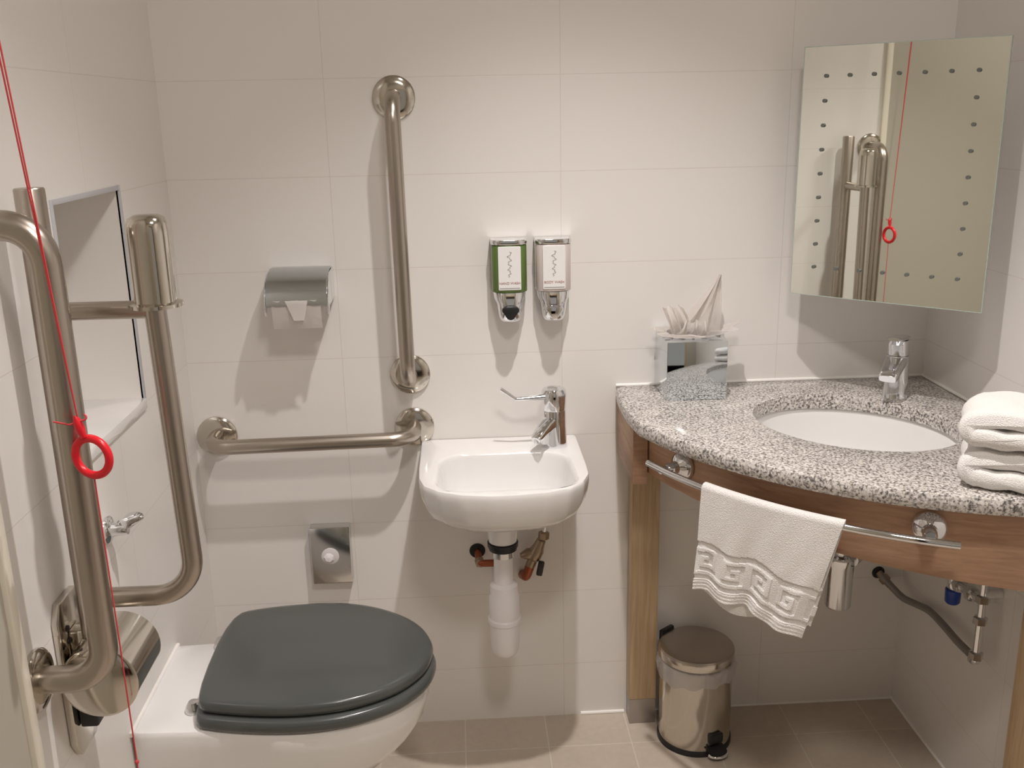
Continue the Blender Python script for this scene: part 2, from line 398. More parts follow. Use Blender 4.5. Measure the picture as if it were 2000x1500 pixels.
# ================================================================= corner basin
t = thing('wash_basin', 'small white wall hung hand basin with bottle trap, left of the vanity', 'basin', (.688, 0, .6))
OB = [(.511, -.0015), (.869, -.0015), (.869, -.10), (.869, -.20), (.867, -.255), (.850, -.30), (.820, -.332), (.77, -.352), (.70, -.36), (.66, -.36), (.60, -.348), (.555, -.325), (.524, -.29), (.513, -.245), (.511, -.19), (.511, -.10)]
IB = roundrect(.556, .832, -.318, -.108, .055, 8)
IB = [(x + (.010 * (y + .108) / .21 if x < .6 else (-.010 * (y + .108) / .21 if x > .78 else 0)), y - .014 * (1 - ((x - .694) / .14) ** 2) if y < -.25 else y) for x, y in IB]
def oring(bm, s, z, gb=1, dz=0):
    P = []
    for x, y in OBR:
        xx = .688 + (x - .688) * s
        yy = -.16 + (y + .16) * (s if y < -.16 else s ** gb)
        P.append((xx, yy, z))
    return ring3(bm, [(x, y, .7455 - (.7455 - z) * .84) for x, y, z in P])
cO = (.69, -.17)
OBR = resample(OB, cO, 144, .02)
IBR = resample(IB, (.692, -.212), 144, .02)
b = BM(); rr = []
for s, z in ((.20, .604), (.42, .607), (.62, .616), (.78, .631), (.90, .655), (.963, .683), (.988, .705), (.998, .724), (1, .733), (.997, .740), (.989, .7445), (.975, .7455)): rr.append(oring(b, s, z, .22))
def iring(bm, s, z):
    return ring3(bm, [(.694 + (x - .694) * s, -.205 + (y + .205) * s, 0.7455 - (.7455 - z) * .95) for x, y in IBR])
for s, z in ((1.04, .7455), (1.01, .7445), (.99, .741), (.975, .733), (.95, .700), (.90, .668), (.80, .648), (.60, .636), (.30, .630), (.12, .629)): rr.append(iring(b, s, z))
loft(b, rr); obj('bowl', b, 'ceramic', t, 50)
obj('drain', one(lathe, (.694, -.205, .6350), [(.022, 0), (.022, .003), (.018, .004), (.012, .002)], seg=28), 'chrome', t)
# stub, trap
tx, ty = .687, -.17
obj('drain_stub', one(lathe, (tx, ty, .56), [(.026, 0), (.031, .004), (.033, .02), (.036, .078)], seg=32), 'ceramic', t)
tr = obj('bottle_trap', one(lathe, (tx, ty, .006), [(.004, .272), (.018, .275), (.028, .285), (.032, .300), (.0335, .345), (.0345, .360), (.037, .362), (.037, .371), (.034, .374), (.034, .425), (.031, .430), (.031, .452), (.027, .456), (.0215, .458), (.021, .52), (.021, .535)], seg=36), 'plastic_w', t)
obj('washer', one(lathe, (tx, ty, 0), [(.024, .543), (.031, .544), (.031, .550), (.034, .552), (.034, .561), (.026, .562)], seg=32), 'black', tr)
obj('collar_nut', one(lathe, (tx, ty, 0), [(.0235, .527), (.0235, .545)], seg=32), 'chrome_soft', tr)
obj('outlet_pipe', one(sweep, fillet([(tx, ty, .41), (tx - .002, ty + .08, .41), (tx - .002, 0, .41)], .02), .021, 20), 'plastic_w', tr)
# small basin tap
t = thing('basin_tap', 'chrome lever tap on the right rear of the small basin', 'tap', (.812, -.070, .745))
bx, by = .812, -.070
b = BM(); lathe(b, (bx, by, .745), [(.0285, 0), (.0295, .003), (.0285, .012), (.027, .05), (.0265, .084), (.026, .086)], seg=36)
obj('body', b, 'chrome', t)
b = BM(); lathe(b, (bx, by, .745), [(.0258, .086), (.0265, .088), (.027, .10), (.028, .118), (.0275, .128), (.024, .134), (.015, .137), (.0, .1375)], seg=36)
hc = obj('lever_cap', b, 'chrome', t)
b = BM(); pts = fillet([(bx - .012, by - .012, .864), (bx - .086, by - .014, .861), (bx - .119, by - .016, .886)], .008, 6)
sweep(b, pts, [.0075] + [.0042] * (len(pts) - 2) + [.005], 14)
obj('lever', b, 'chrome', hc)
b = BM(); d = Vector((-.62, -.78, 0)).normalized()
p0 = Vector((bx, by, .806)) + d * .012
rings = []
for k, (s, w, h, dz) in enumerate(((0, .019, .016, 0), (.02, .017, .013, -.006), (.04, .015, .010, -.015), (.056, .014, .009, -.024), (.062, .011, .006, -.027))):
    c = p0 + d * s + Vector((0, 0, dz)); side = Vector((-d.y, d.x, 0)); u = Vector((0, 0, 1)) + d * .4
    rings.append(ring3(b, [c + side * w * math.copysign(abs(math.cos(a)) ** .7, math.cos(a)) + u * h * math.copysign(abs(math.sin(a)) ** .7, math.sin(a)) for a in [2 * PI * q / 24 for q in range(24)]]))
loft(b, rings); obj('spout', b, 'chrome', t, 50)
c = p0 + d * .052 + Vector((0, 0, -.030)); obj('aerator', one(lathe, c, [(.010, -.006), (.011, 0), (.011, .008)], seg=20), 'chrome_soft', t)

# valves below the basin
t = thing('copper_pipe_elbow', 'copper pipe elbow leaving the wall left of the white trap', 'pipe', (.632, 0, .462))
obj('wall_hole', one(lathe, (.632, -.0005, .462), [(.0, .004), (.017, .004), (.019, .0)], (0, -1, 0)), 'hole', t)
obj('elbow', one(sweep, fillet([(.632, -.002, .462), (.636, -.045, .450), (.678, -.050, .452), (.700, -.055, .50), (.71, -.06, .56)], .014), .0085, 16), 'copper', t)
b = BM(); lathe(b, (.636, -.034, .452), [(.012, 0), (.012, .012)], (.1, -1, -.2), 6); obj('compression_nut', b, 'brass', t)
t = thing('isolation_valve', 'brass isolation valve with black handle right of the white trap', 'valve', (.738, 0, .40))
obj('riser_pipe', one(sweep, [(.800, -.045, .595), (.789, -.044, .52)], .0055, 14), 'chrome', t)
b = BM(); lathe(b, (.789, -.044, .525), [(.006, 0), (.013, -.003), (.013, -.018), (.010, -.020)], (.1, 0, 1), 6); obj('top_nut', b, 'brass', t)
ax = Vector((.036, 0, .085)).normalized()
b = BM(); lathe(b, Vector((.752, -.042, .430)), [(.010, 0), (.012, .01), (.012, .025), (.016, .03), (.017, .05), (.013, .062), (.011, .078)], ax, 20); lathe(b, (.762, -.042, .470), [(.012, 0), (.014, .012), (.006, .03), (.0, .032)], (-1, 0, -.2), 16)
obj('valve_body', b, 'brass', t)
b = BM(); box(b, -.007, .007, -.006, .006, -.018, .018, .003, 2); bmesh.ops.transform(b, matrix=Matrix.Translation((.778, -.058, .437)) @ Matrix.Rotation(.2, 4, 'Y'), verts=b.verts); obj('handle', b, 'black', t)
obj('copper_elbow', one(sweep, fillet([(.7555, -.042, .438), (.745, -.042, .410), (.740, -.002, .395)], .014), .0115, 16), 'copper', t)

# ================================================================= grab rails
def grab(name, label, p0, p1, off, r, fr, wall):
    """wall bar: flange centres p0,p1 on the wall, standing off along wall normal"""
    n = Vector(wall); t = thing(name, label, 'grab rail', p0)
    p0, p1 = Vector(p0), Vector(p1); ax = (p1 - p0).normalized()
    q = [p0 + n * .002, p0 + n * off, p1 + n * off, p1 + n * .002]
    obj('bar', one(sweep, fillet(q, .05, 12), r, 28), 'steel', t, 50)
    for p in (p0, p1):
        obj('flange', one(lathe, p, [(fr, .0008), (fr, .006), (fr - .004, .010), (r + .012, .0115), (r + .004, .013)], n, 40), 'steel_pol', t, 40)
    return t
grab('grab_rail', 'vertical brushed steel grab rail on the back wall above the small basin', (.487, 0, 1.505), (.493, 0, .905), .088, .0165, .045, (0, -1, 0))
grab('grab_rail', 'horizontal brushed steel grab rail on the back wall beside the small basin', (.050, 0, .775), (.497, 0, .780), .090, .0165, .045, (0, -1, 0))
grab('grab_rail', 'upright steel grab rail on the left wall, nearest the camera, behind the red ring', (0, -.905, .718), (0, -.905, 1.350), .100, .0192, .045, (1, 0, 0))

# ---- drop-down rail, folded up
Y2 = -.803
t = thing('folding_support_rail', 'fold-up steel support rail with paper holder, raised against the left wall', 'support rail', (0, Y2, .53))
obj('post', one(sweep, [(.050, Y2, .66), (.050, Y2, 1.0), (.049, Y2, 1.386), (.049, Y2, 1.388)], [.0195, .0195, .0195, .018], 28), 'steel', t, 40)
obj('lower_loop', one(sweep, fillet([(.060, Y2, .789), (.206, Y2, .789), (.194, Y2, 1.222)], .058, 12), .0150, 24), 'steel', t, 50)
obj('cross_tube', one(sweep, [(.060, Y2, 1.221), (.194, Y2, 1.221)], .0125, 20), 'steel', t, 50)
b = BM(); rings = []
for z, s in ((1.229, 1), (1.325, 1), (1.337, .96), (1.345, .85), (1.349, .6), (1.350, .1)):
    rings.append(ring3(b, [(.196 + .027 * s * math.copysign(abs(math.cos(a)) ** .75, math.cos(a)), Y2 + .026 * s * math.copysign(abs(math.sin(a)) ** .75, math.sin(a)), z) for a in [2 * PI * q / 36 for q in range(36)]]))
loft(b, rings); ph = obj('paper_holder_cover', b, 'steel_pol', t, 45)
obj('rim', one(lathe, (.196, Y2, 1.224), [(.030, 0), (.036, .001), (.036, .006), (.028, .008)], seg=36), 'steel_pol', ph, 40)
# bracket
Y3 = -.790
b = BM(); poly = [(Y3 - .045, .56), (Y3 - .03, .535), (Y3 + .03, .535), (Y3 + .045, .56), (Y3 + .045, .765), (Y3 + .03, .79), (Y3 - .03, .79), (Y3 - .045, .765)]
prism(b, poly, .0008, .012, .002, 2, 'yz'); obj('wall_plate', b, 'steel_pol', t, 40)
obj('hinge_drum', one(lathe, (.071, -.872, .686), [(.001, 0), (.050, .0), (.056, .005), (.056, .115), (.050, .12), (.001, .12)], (0, 1, 0), 48), 'steel_pol', t, 40)
b = BM(); box(b, .012, .055, Y3 - .02, Y3 + .02, .62, .74, .004); obj('hinge_block', b, 'steel_pol', t, 40)
obj('stop_block', one(box, .0125, .040, Y3 - .028, Y3 + .028, .58, .615, .004), 'black', t, 40)
for z in (.725, .745):
    obj('screw', one(lathe, (.012, Y3 - .02, z), [(.005, 0), (.005, .002), (.003, .003)], (1, 0, 0), 14), 'black', t, 40)

# ---- emergency pull cord with red ring
xr, yr, zr = .134, -.936, 1.056
t = thing('emergency_pull_cord', 'red emergency pull cord with a red ring hanging before the left grab rail', 'pull cord', (xr, yr, .02))
b = BM(); seg, tub, R, r_ = 48, 16, .0250, .0053
nrm = Vector((-.30, -.95, .0)).normalized(); sd = Vector((-nrm.y, nrm.x, 0)); 
rings = []
for i in range(seg):
    a = 2 * PI * i / seg; rad = sd * math.cos(a) + Vector((0, 0, 1)) * math.sin(a); c0 = Vector((xr, yr, zr)) + rad * R
    rings.append(ring3(b, [c0 + rad * r_ * math.cos(2 * PI * k / tub) + nrm * r_ * math.sin(2 * PI * k / tub) for k in range(tub)]))
loft(b, rings + [rings[0]], cap=False); obj('pull_ring', b, 'red', t, 60)
for s in (0, 1):
    obj('upper_cord', one(sweep, [(.090 - s * .010, -.985, CEIL - .02), (.104 - .005 * s, -.972, 1.7), (xr - .010, yr - .003, zr + .052)], .0011, 8), 'cord', t, 60)
obj('ceiling_switch', one(lathe, (.085, -.985, CEIL), [(.035, 0), (.035, -.012), (.02, -.02), (.003, -.021)], seg=32), 'plastic_w', t, 40)
b = BM(); lathe(b, (xr - .010, yr - .003, zr + .045), [(.002, .012), (.0055, .004), (.006, -.006), (.004, -.018)], (-.25, 0, 1), 16); obj('ring_eye', b, 'red', t, 60)
obj('cord_tie', one(sweep, fillet([(xr - .040, yr - .004, zr + .050), (xr - .02, yr - .006, zr + .046), (xr + .004, yr - .004, zr + .053), (xr - .002, yr - .002, zr + .058)], .003), .0013, 8), 'cord', t, 60)
obj('lower_cord', one(sweep, [(xr - .001, yr, zr - .026), (xr + .001, yr, .8), (xr + .002, yr, .40)], .0011, 8), 'cord', t, 60)
obj('knot', one(lathe, (xr + .0015, yr, .60), [(.001, -.004), (.003, -.001), (.003, .001), (.001, .004)], seg=12), 'cord', t, 60)

# ---- chrome flush lever on left wall
t = thing('flush_lever', 'small chrome flush lever on the left wall below the niche', 'lever', (0, -.570, .79))
obj('rosette', one(lathe, (0, -.580, .802), [(.024, .0008), (.024, .004), (.021, .007), (.012, .010), (.010, .030), (.009, .036)], (1, 0, 0), 32), 'chrome', t, 40)
b = BM(); rings = []
for s, w, h in ((-.012, .006, .008), (-.004, .013, .012), (.012, .012, .010), (.030, .016, .008), (.046, .018, .007), (.056, .013, .005), (.059, .004, .003)):
    c = Vector((.030 + .38 * s, -.582 + s * .20, .810 + .25 * s)); rings.append(ring3(b, [c + Vector((w * .9 * math.cos(a), -w * .35 * math.cos(a), h * math.sin(a))) for a in [2 * PI * q / 20 for q in range(20)]]))
loft(b, rings); obj('paddle', b, 'chrome', t, 60)

# ================================================================= toilet roll holder
t = thing('toilet_roll_holder', 'chrome toilet roll holder with curved cover on the back wall', 'toilet roll holder', (.268, 0, 1.03))
x0, x1 = .205, .333
prof = [(-.001, 1.155), (-.03, 1.157), (-.06, 1.152), (-.088, 1.138), (-.106, 1.115), (-.112, 1.09)]
def arcs(p, n=5):
    q = []
    for i in range(len(p) - 1):
        for k in range(n): q.append((p[i][0] + (p[i + 1][0] - p[i][0]) * k / n, p[i][1] + (p[i + 1][1] - p[i][1]) * k / n))
    return q + [p[-1]]
pin = [(y + .004, z - .004) for y, z in prof[::-1]]; pin[-1] = (-.001, 1.150)
poly = prof + pin
b = BM(); prism(b, [(y, z) for y, z in poly], x0, x1, .0012, 1, 'yz'); obj('cover', b, 'chrome_grey', t, 40)
for xx in (x0 - .003, x1):
    b = BM(); prism(b, [(-.001, 1.153), (-.06, 1.150), (-.088, 1.136), (-.108, 1.112), (-.113, 1.082), (-.108, 1.068), (-.09, 1.085), (-.04, 1.085), (-.001, 1.09)], xx, xx + .003, .0008, 1, 'yz'); obj('side_plate', b, 'chrome', t, 40)
obj('spindle', one(sweep, [(x0 - .001, -.062, 1.095), (x1 + .001, -.062, 1.095)], .007, 16), 'chrome', t, 40)
tr = thing('toilet_roll', 'white toilet roll with folded end, under the chrome cover on the back wall', 'toilet roll', (.268, -.062, 1.048))
b = BM(); rr = 0.046
a_, b_, n_v = Vector((0, 1, 0)), Vector((0, 0, 1)), None
rings = []
for r, h in ((.020, 0), (rr, 0), (rr, .102), (.020, .102), (.020, 0)):
    rings.append(ring3(b, [(.217 + h, -.062 + r * math.cos(q * 2 * PI / 48), 1.095 + r * math.sin(q * 2 * PI / 48)) for q in range(48)]))
loft(b, rings, cap=False); bmesh.ops.remove_doubles(b, verts=b.verts, dist=1e-6); obj('roll', b, 'paper', tr, 40)
# hanging sheet with the tip folded to a blunt point
b = BM(); rows = []
for k in range(10):
    z = 1.100 - .062 * k / 9; y = -.1095 - .002 * math.sin(k / 9 * 3) + .010 * (k / 9) ** 2
    rows.append(ring3(b, [(.217 + .102 * q / 8, y - .0012 * math.sin(q * 2.1 + k), z) for q in range(9)]))
loft(b, rows, cap=False, closed=False); 
r_e = bmesh.ops.solidify(b, geom=b.faces[:], thickness=.0008)
obj('loose_sheet', b, 'paper', tr, 60)
b = BM(); prism(b, [(.246, 1.100), (.293, 1.100), (.283, 1.058), (.262, 1.058)], -.1135, -.1125, 0, 1, 'xz'); obj('folded_tip', b, 'paper', tr, 40)

# ================================================================= sanitary bag dispenser
t = thing('sanitary_bag_dispenser', 'small chrome bag dispenser with round white opening above the toilet', 'dispenser', (.289, 0, .405))
b = BM(); prism(b, roundrect(.2425, .3355, .405, .549, .003, 3), -.001, -.026, .002, 2, 'xz'); obj('case', b, 'chrome_soft', t, 40)
obj('opening', one(lathe, (.287, -.0262, .476), [(.0205, -.001), (.0205, .0005), (.019, .0012), (.001, .0014)], (0, -1, 0), 36), 'bagwhite', t, 40)
b = BM(); lathe(b, (.284, -.028, .473), [(.013, 0), (.010, .004), (.001, .006)], (.1, -1, .3), 7); obj('bag_fold', b, 'bagwhite', t, 0)

# ================================================================= soap dispensers
def dispenser(xc, label, bottle, word, btn):
    t = thing('soap_dispenser', label, 'soap dispenser', (xc, 0, 1.03), 'soap dispensers above the basin')
    def half(x0, x1, dep, r, n=8):
        p = [(x1, -.0012)]
        for k in range(n + 1):
            a = math.radians(0 - 90 * k / n); p.append((x1 - r + r * math.cos(a), -(dep - r) + r * math.sin(a)))
        for k in range(n + 1):
            a = math.radians(-90 - 90 * k / n); p.append((x0 + r + r * math.cos(a), -(dep - r) + r * math.sin(a)))
        p.append((x0, -.0012)); return p
    obj('bottle', one(prism, half(xc - .0385, xc + .0385, .060, .022), 1.094, 1.196, .002, 2), bottle, t, 40)
    obj('cap', one(prism, half(xc - .0395, xc + .0395, .0615, .022), 1.1965, 1.208, .003, 2), 'chrome', t, 40)
    b = BM(); prism(b, roundrect(xc - .0245, xc + .0245, 1.100, 1.194, .002, 2), -.0595, -.0625, .0006, 1, 'xz'); lb = obj('label_panel', b, 'label', t, 40)
    obj('printed_word', text_bm(word, .0075, (xc, -.0628, 1.113)), 'inkred', lb, 0)
    b = BM(); prism(b, [(xc - .022, 1.1035), (xc + .022, 1.1035), (xc + .022, 1.1047), (xc - .022, 1.1047)], -.0624, -.0630, 0, 1, 'xz')
    pts = []
    for k in range(60):
        u = k / 59; pts.append((xc + .004 * math.sin(u * 25) * (1 - .5 * u) + .002 * math.sin(u * 61), -.0629, 1.183 - .055 * u))
    sweep(b, pts, .00035, 5); obj('printed_emblem', b, 'ink', lb, 0)
    # chrome holder, tapering
    b = BM(); rings = []
    for z, w, dep in ((1.0935, .036, .062), (1.080, .034, .066), (1.070, .0285, .068), (1.055, .0265, .066), (1.040, .0245, .062), (1.030, .021, .055), (1.026, .015, .048)):
        rings.append(ring3(b, [(x, y, z) for x, y in half(xc - w, xc + w, dep, w * .75)]))
    loft(b, rings); obj('holder', b, 'chrome', t, 45)
    b = BM(); poly = []
    for k in range(30):
        a = 2 * PI * k / 30; rr_ = .0165 * (1 - .16 * math.cos(3 * (a - PI / 2))) ; poly.append((xc + rr_ * math.cos(a) * 1.05, 1.053 - rr_ * math.sin(-a) * .9))
    prism(b, poly, -.062, -.074, .003, 2, 'xz'); obj('pump_button', b, btn, t, 40)
    return t
dispenser(.7200, 'left soap dispenser with green bottle and white label', 'green', 'HAND WASH', 'black')
dispenser(.8160, 'right soap dispenser with pale pink bottle and white label', 'lotion', 'BODY WASH', 'chrome')

# ================================================================= vanity
CX = W
def arc(r, xa, xb, n=60):
    """points on circle r about the room corner between x=xa and x=xb (y negative)"""
    t0 = math.acos((xa - CX) / r); t1 = math.acos(max(-1, min(1, (xb - CX) / r)))
    return [(CX + r * math.cos(t0 + (t1 - t0) * k / n), -r * math.sin(t0 + (t1 - t0) * k / n)) for k in range(n + 1)]
RT = .772
out = [(CX - .001, -.001), (.962, -.001), (.9555, -.05), (.953, -.10), (.9525, -.16), (.9535, -.20)] + arc(RT, .962, CX - .001)
bc = (1.394, -.315)
def ell(a, b_, n=144, ang=-PI / 4, c=bc):
    o = []
    for k in range(n):
        q = 2 * PI * k / n; u, v = a * math.cos(q), b_ * math.sin(q)
        o.append((c[0] + u * math.cos(ang) - v * math.sin(ang), c[1] + u * math.sin(ang) + v * math.cos(ang)))
    return o
OR = resample(out, bc, 200, .01)
def pull(poly, d, c=bc):
    o = []
    for x, y in poly:
        v = Vector((x - c[0], y - c[1])); L = v.length; v = v * ((L - d) / L)
        o.append((c[0] + v.x, c[1] + v.y))
    # keep walls straight
    return o
t = thing('vanity_worktop', 'speckled grey granite corner worktop with cut-out for the sink', 'worktop', (1.4, -.3, .83))
b = BM(); rr = []
HR = resample(ell(.204, .170), bc, 200, .01)
for d, z in ((.010, .829), (.004, .831), (.001, .836), (0, .845), (.001, .853), (.004, .858), (.009, .860)): rr.append(ring3(b, [(x, y, z) for x, y in pull(OR, d)]))
for d, z in ((-.003, .860), (-.001, .859), (0, .857), (0, .829)): rr.append(ring3(b, [(x, y, z) for x, y in pull(HR, d)]))
rr.append(rr[0]); loft(b, rr, cap=False); obj('granite_slab', b, 'granite', t, 35)
# undermount bowl
t = thing('vanity_sink', 'white oval undermount sink set in the granite worktop', 'sink', (1.395, -.318, .69))
b = BM(); rr = []
for s, z in ((1.16, .8285), (1.03, .8285), (1.015, .824), (1.0, .81), (.985, .765), (.95, .725), (.84, .700), (.55, .688), (.10, .684)):
    rr.append(ring3(b, [(x, y, z) for x, y in ell(.206 * s, .172 * s, 96)]))
for s, z in ((.10, .676), (.56, .680), (.86, .691), (.98, .720), (1.02, .765), (1.05, .81), (1.16, .820)):
    rr.append(ring3(b, [(x, y, z) for x, y in ell(.206 * s, .172 * s, 96)]))
rr.append(rr[0]); loft(b, rr, cap=False); obj('sink_bowl', b, 'ceramic', t, 45)
obj('drain', one(lathe, (bc[0], bc[1], .682), [(.001, .002), (.02, .002), (.021, .004), (.024, .003), (.024, -.004)], seg=28), 'chrome', t)
# sink waste below (chrome bottle trap)
t2 = obj('bottle_trap', one(lathe, (1.388, -.318, 0), [(.002, .448), (.024, .449), (.027, .453), (.027, .545), (.0285, .547), (.0285, .562), (.022, .566), (.012, .570), (.012, .58), (.023, .582), (.023, .590), (.016, .592), (.016, .676)], seg=36), 'chrome', t, 40)
obj('waste_arm', one(sweep, fillet([(1.41, -.318, .555), (1.475, -.25, .555), (1.52, -.002, .555)], .03), .0155, 16), 'chrome_soft', t2, 40)
# base
t = thing('vanity_unit', 'oak vanity base with curved apron and slim legs below the granite', 'vanity unit', (1.4, -.3, 0))
b = BM(); RA = .712; A = arc(RA, .985, 1.560, 60)
rings = []
def th(p, d):
    o = []
    for i, q in enumerate(p):
        a = Vector(p[max(i - 1, 0)]); c = Vector(p[min(i + 1, len(p) - 1)]); tt = (c - a).normalized(); o.append((q[0] - tt.y * d, q[1] + tt.x * d))
    return o
inn = th(A, .020)
n = len(A)
def zb(i): return .722 - .048 * max(0, (A[i][0] - 1.05)) / .49
for i in range(n):
    rings.append(ring3(b, [(A[i][0], A[i][1], zb(i)), (A[i][0], A[i][1], .8285), (inn[i][0], inn[i][1], .8285), (inn[i][0], inn[i][1], zb(i))]))
loft(b, rings); obj('apron', b, 'wood_h', t, 30)
obj('corner_block', one(box, .966, .998, -.208, -.002, .698, .8285, .0015), 'wood_h', t, 35)
def leg(x0, x1, y0, y1, top):
    l = obj('leg', one(box, x0, x1, y0, y1, .068, top, .002), 'wood_v', t, 35)
    obj('foot', one(box, x0 + .001, x1 - .001, y0 + .001, y1 - .001, .0, .068, .001), 'footmetal', l, 35)
leg(.994, 1.060, -.052, -.004, .828)
leg(1.594, 1.664, -.692, -.632, .828)
obj('end_panel', one(box, 1.562, 1.680, -.706, -.694, .676, .8285, .001), 'wood_v', t, 35)
# vanity tap
t = thing('vanity_tap', 'chrome mixer tap behind the oval sink on the granite worktop', 'tap', (1.548, -.155, .86))
vx, vy = 1.548, -.155; d = Vector((-.60, -.80, 0)).normalized(); sdv = Vector((-d.y, d.x, 0))
def sq(bm, c, w, l, z, p=.5, n=28, dirr=d, side=sdv):
    return ring3(bm, [Vector(c) + dirr * l * math.copysign(abs(math.cos(a)) ** p, math.cos(a)) + side * w * math.copysign(abs(math.sin(a)) ** p, math.sin(a)) + Vector((0, 0, z)) for a in [2 * PI * q / n for q in range(n)]])
c = Vector((vx, vy, .86)); b = BM()
loft(b, [sq(b, c, .027, .027, 0, .9), sq(b, c, .026, .026, .004, .9), sq(b, c, .0245, .0245, .03, .9), sq(b, c, .0235, .025, .07, .9), sq(b, c, .0235, .025, .092, .9)]); obj('body', b, 'chrome', t, 45)
b = BM(); rings = []
for s, w, h, z in ((.005, .022, .013, .082), (.03, .021, .012, .076), (.06, .020, .011, .066), (.078, .019, .010, .059), (.083, .017, .007, .057)):
    cc = c + d * s + Vector((0, 0, z)); rings.append(ring3(b, [cc + sdv * w * math.copysign(abs(math.cos(a)) ** .5, math.cos(a)) + (Vector((0, 0, 1)) + d * .3) * h * math.copysign(abs(math.sin(a)) ** .5, math.sin(a)) for a in [2 * PI * q / 24 for q in range(24)]]))
loft(b, rings); obj('spout', b, 'chrome', t, 45)
b = BM(); loft(b, [sq(b, c, .021, .021, .0925, .9), sq(b, c, .0215, .022, .10, .9), sq(b, c + d * .002, .022, .024, .118, .85), sq(b, c - d * .002, .020, .022, .126, .85)])
hd = obj('handle', b, 'chrome', t, 45)
b = BM(); rings = []
for s, w, z in ((-.022, .018, .128), (.0, .021, .129), (.025, .020, .132), (.045, .017, .1345), (.05, .012, .135)):
    cc = c + d * (-s) * -1 + Vector((0, 0, z)); rings.append(ring3(b, [cc + sdv * w * math.cos(a) + Vector((0, 0, 1)) * .004 * math.sin(a) for a in [2 * PI * q / 20 for q in range(20)]]))
loft(b, rings); obj('lever_plate', b, 'chrome', hd, 45)

# curved towel rail on the apron
t = thing('towel_rail', 'curved chrome towel rail fixed to the oak apron', 'towel rail', (1.2, -.6, .80))
RR = .775; ZR = .785
pts = [(x, y, ZR + .003 - .012 * k / 40) for k, (x, y) in enumerate(arc(RR, .977, 1.413, 40))]
b = BM(); sweep(b, pts, .0068, 18); obj('bar', b, 'chrome', t, 50)
for xm, ym, zm in ((1.052, -.326, .783), (1.397, -.650, .779)):
    v = Vector((xm - CX, ym, 0)).normalized(); c = Vector((CX, 0, zm)) + v * .7125
    mt = obj('mount', one(lathe, c, [(.028, .001), (.0295, .006), (.0285, .011), (.024, .017), (.017, .021), (.013, .024), (.012, .030), (.012, .044), (.009, .048), (.002, .049)], v, 36), 'chrome', t, 40)
    b = BM(); sweep(b, [c + v * .040, Vector((CX, 0, ZR)) + v * (RR)], .008, 14); obj('clamp', b, 'chrome_soft', mt, 40)

# hand towel draped on the rail
def key(u, v):
    """greek key relief, u along the band in key widths, v 0..1 up the band"""
    k = math.floor(u); f = u - k
    if k % 2: f = 1 - f
    cells = ["1111110", "1000010", "1011010", "1010010", "1011110", "1000000", "1111111"]
    i = min(6, int(f * 7)); j = min(6, int((1 - v) * 7))
    return 1.0 if cells[j][i] == '1' else 0.0
bmT = BM(); NU, NV = 220, 260
tA = math.acos((1.049 - CX) / .786); tB = math.acos((1.245 - CX) / .786)
vlen_back, over = .205, .030
rows = []
def hemz(u): return .583 - .006 * u - .026 * max(0, (u - .45) / .55) ** 1.3 + .005 * math.sin(u * 15)
rbar = .0105
for i in range(NU + 1):
    u = i / NU; ang = tA + (tB - tA) * u; row = []
    zt = .788 - .009 * (.1 + .5 * u)
    hz = hemz(u); 
    for j in range(NV + 1):
        v = j / NV
        # v: 0 back hem .. .42 bar top .. 1 front hem
        if v < .40:
            s = v / .40; z0b = .566 + .014 * math.sin(u * 6 + 2.5); z = z0b + (zt - z0b) * s; off = -rbar - .001 - .004 * (1 - s) * math.sin(u * 11 + 1)
        elif v < .46:
            s = (v - .40) / .06; a = PI * (1 - s); z = zt + rbar * 1.0 * math.sin(a); off = rbar * math.cos(a)
        else:
            s = (v - .46) / .54; z = zt + (hz - zt) * s
            fold = .007 * s * math.sin(u * 9.5 + .5) * (1 - .3 * s) + .006 * s ** 2 * math.sin(u * 21 + 2) + .0015 * math.sin(u * 31 + s * 9) * s
            off = rbar + fold + .004 * s
            h = z - hz
            b0, b1 = .022, .095
            if b0 < h < b1 + .004:
                kv = (h - b0 - .009) / (b1 - b0 - .018)
                rel = 0
                if 0 < kv < 1: rel = key(u * 4.2 + .1, kv)
                edge = 1 if (h - b0 < .004 or b1 - h < .004) else 0
                off += .0024 * rel - .0035 + .0010 * (1 - edge)
            elif h < b0: off += .0005 * math.sin(h * 900)
        rad = .775 + off
        aa = ang + ((.004 + .062 * u) * ((zt - z) / .21) if v > .43 else (.01 + .05 * u) * (zt - z) / .21)
        row.append(bmT.verts.new((CX + rad * math.cos(aa), -rad * math.sin(aa), z)))
    rows.append(row)
loft(bmT, rows, cap=False, closed=False)
bmesh.ops.recalc_face_normals(bmT, faces=bmT.faces)
bmesh.ops.solidify(bmT, geom=bmT.faces[:], thickness=.0075)
o = obj('hand_towel', bmT, 'terry', None, 60, (1.14, -.60, .56)); tag(o, 'white hand towel with key pattern band hanging on the curved rail', 'towel')

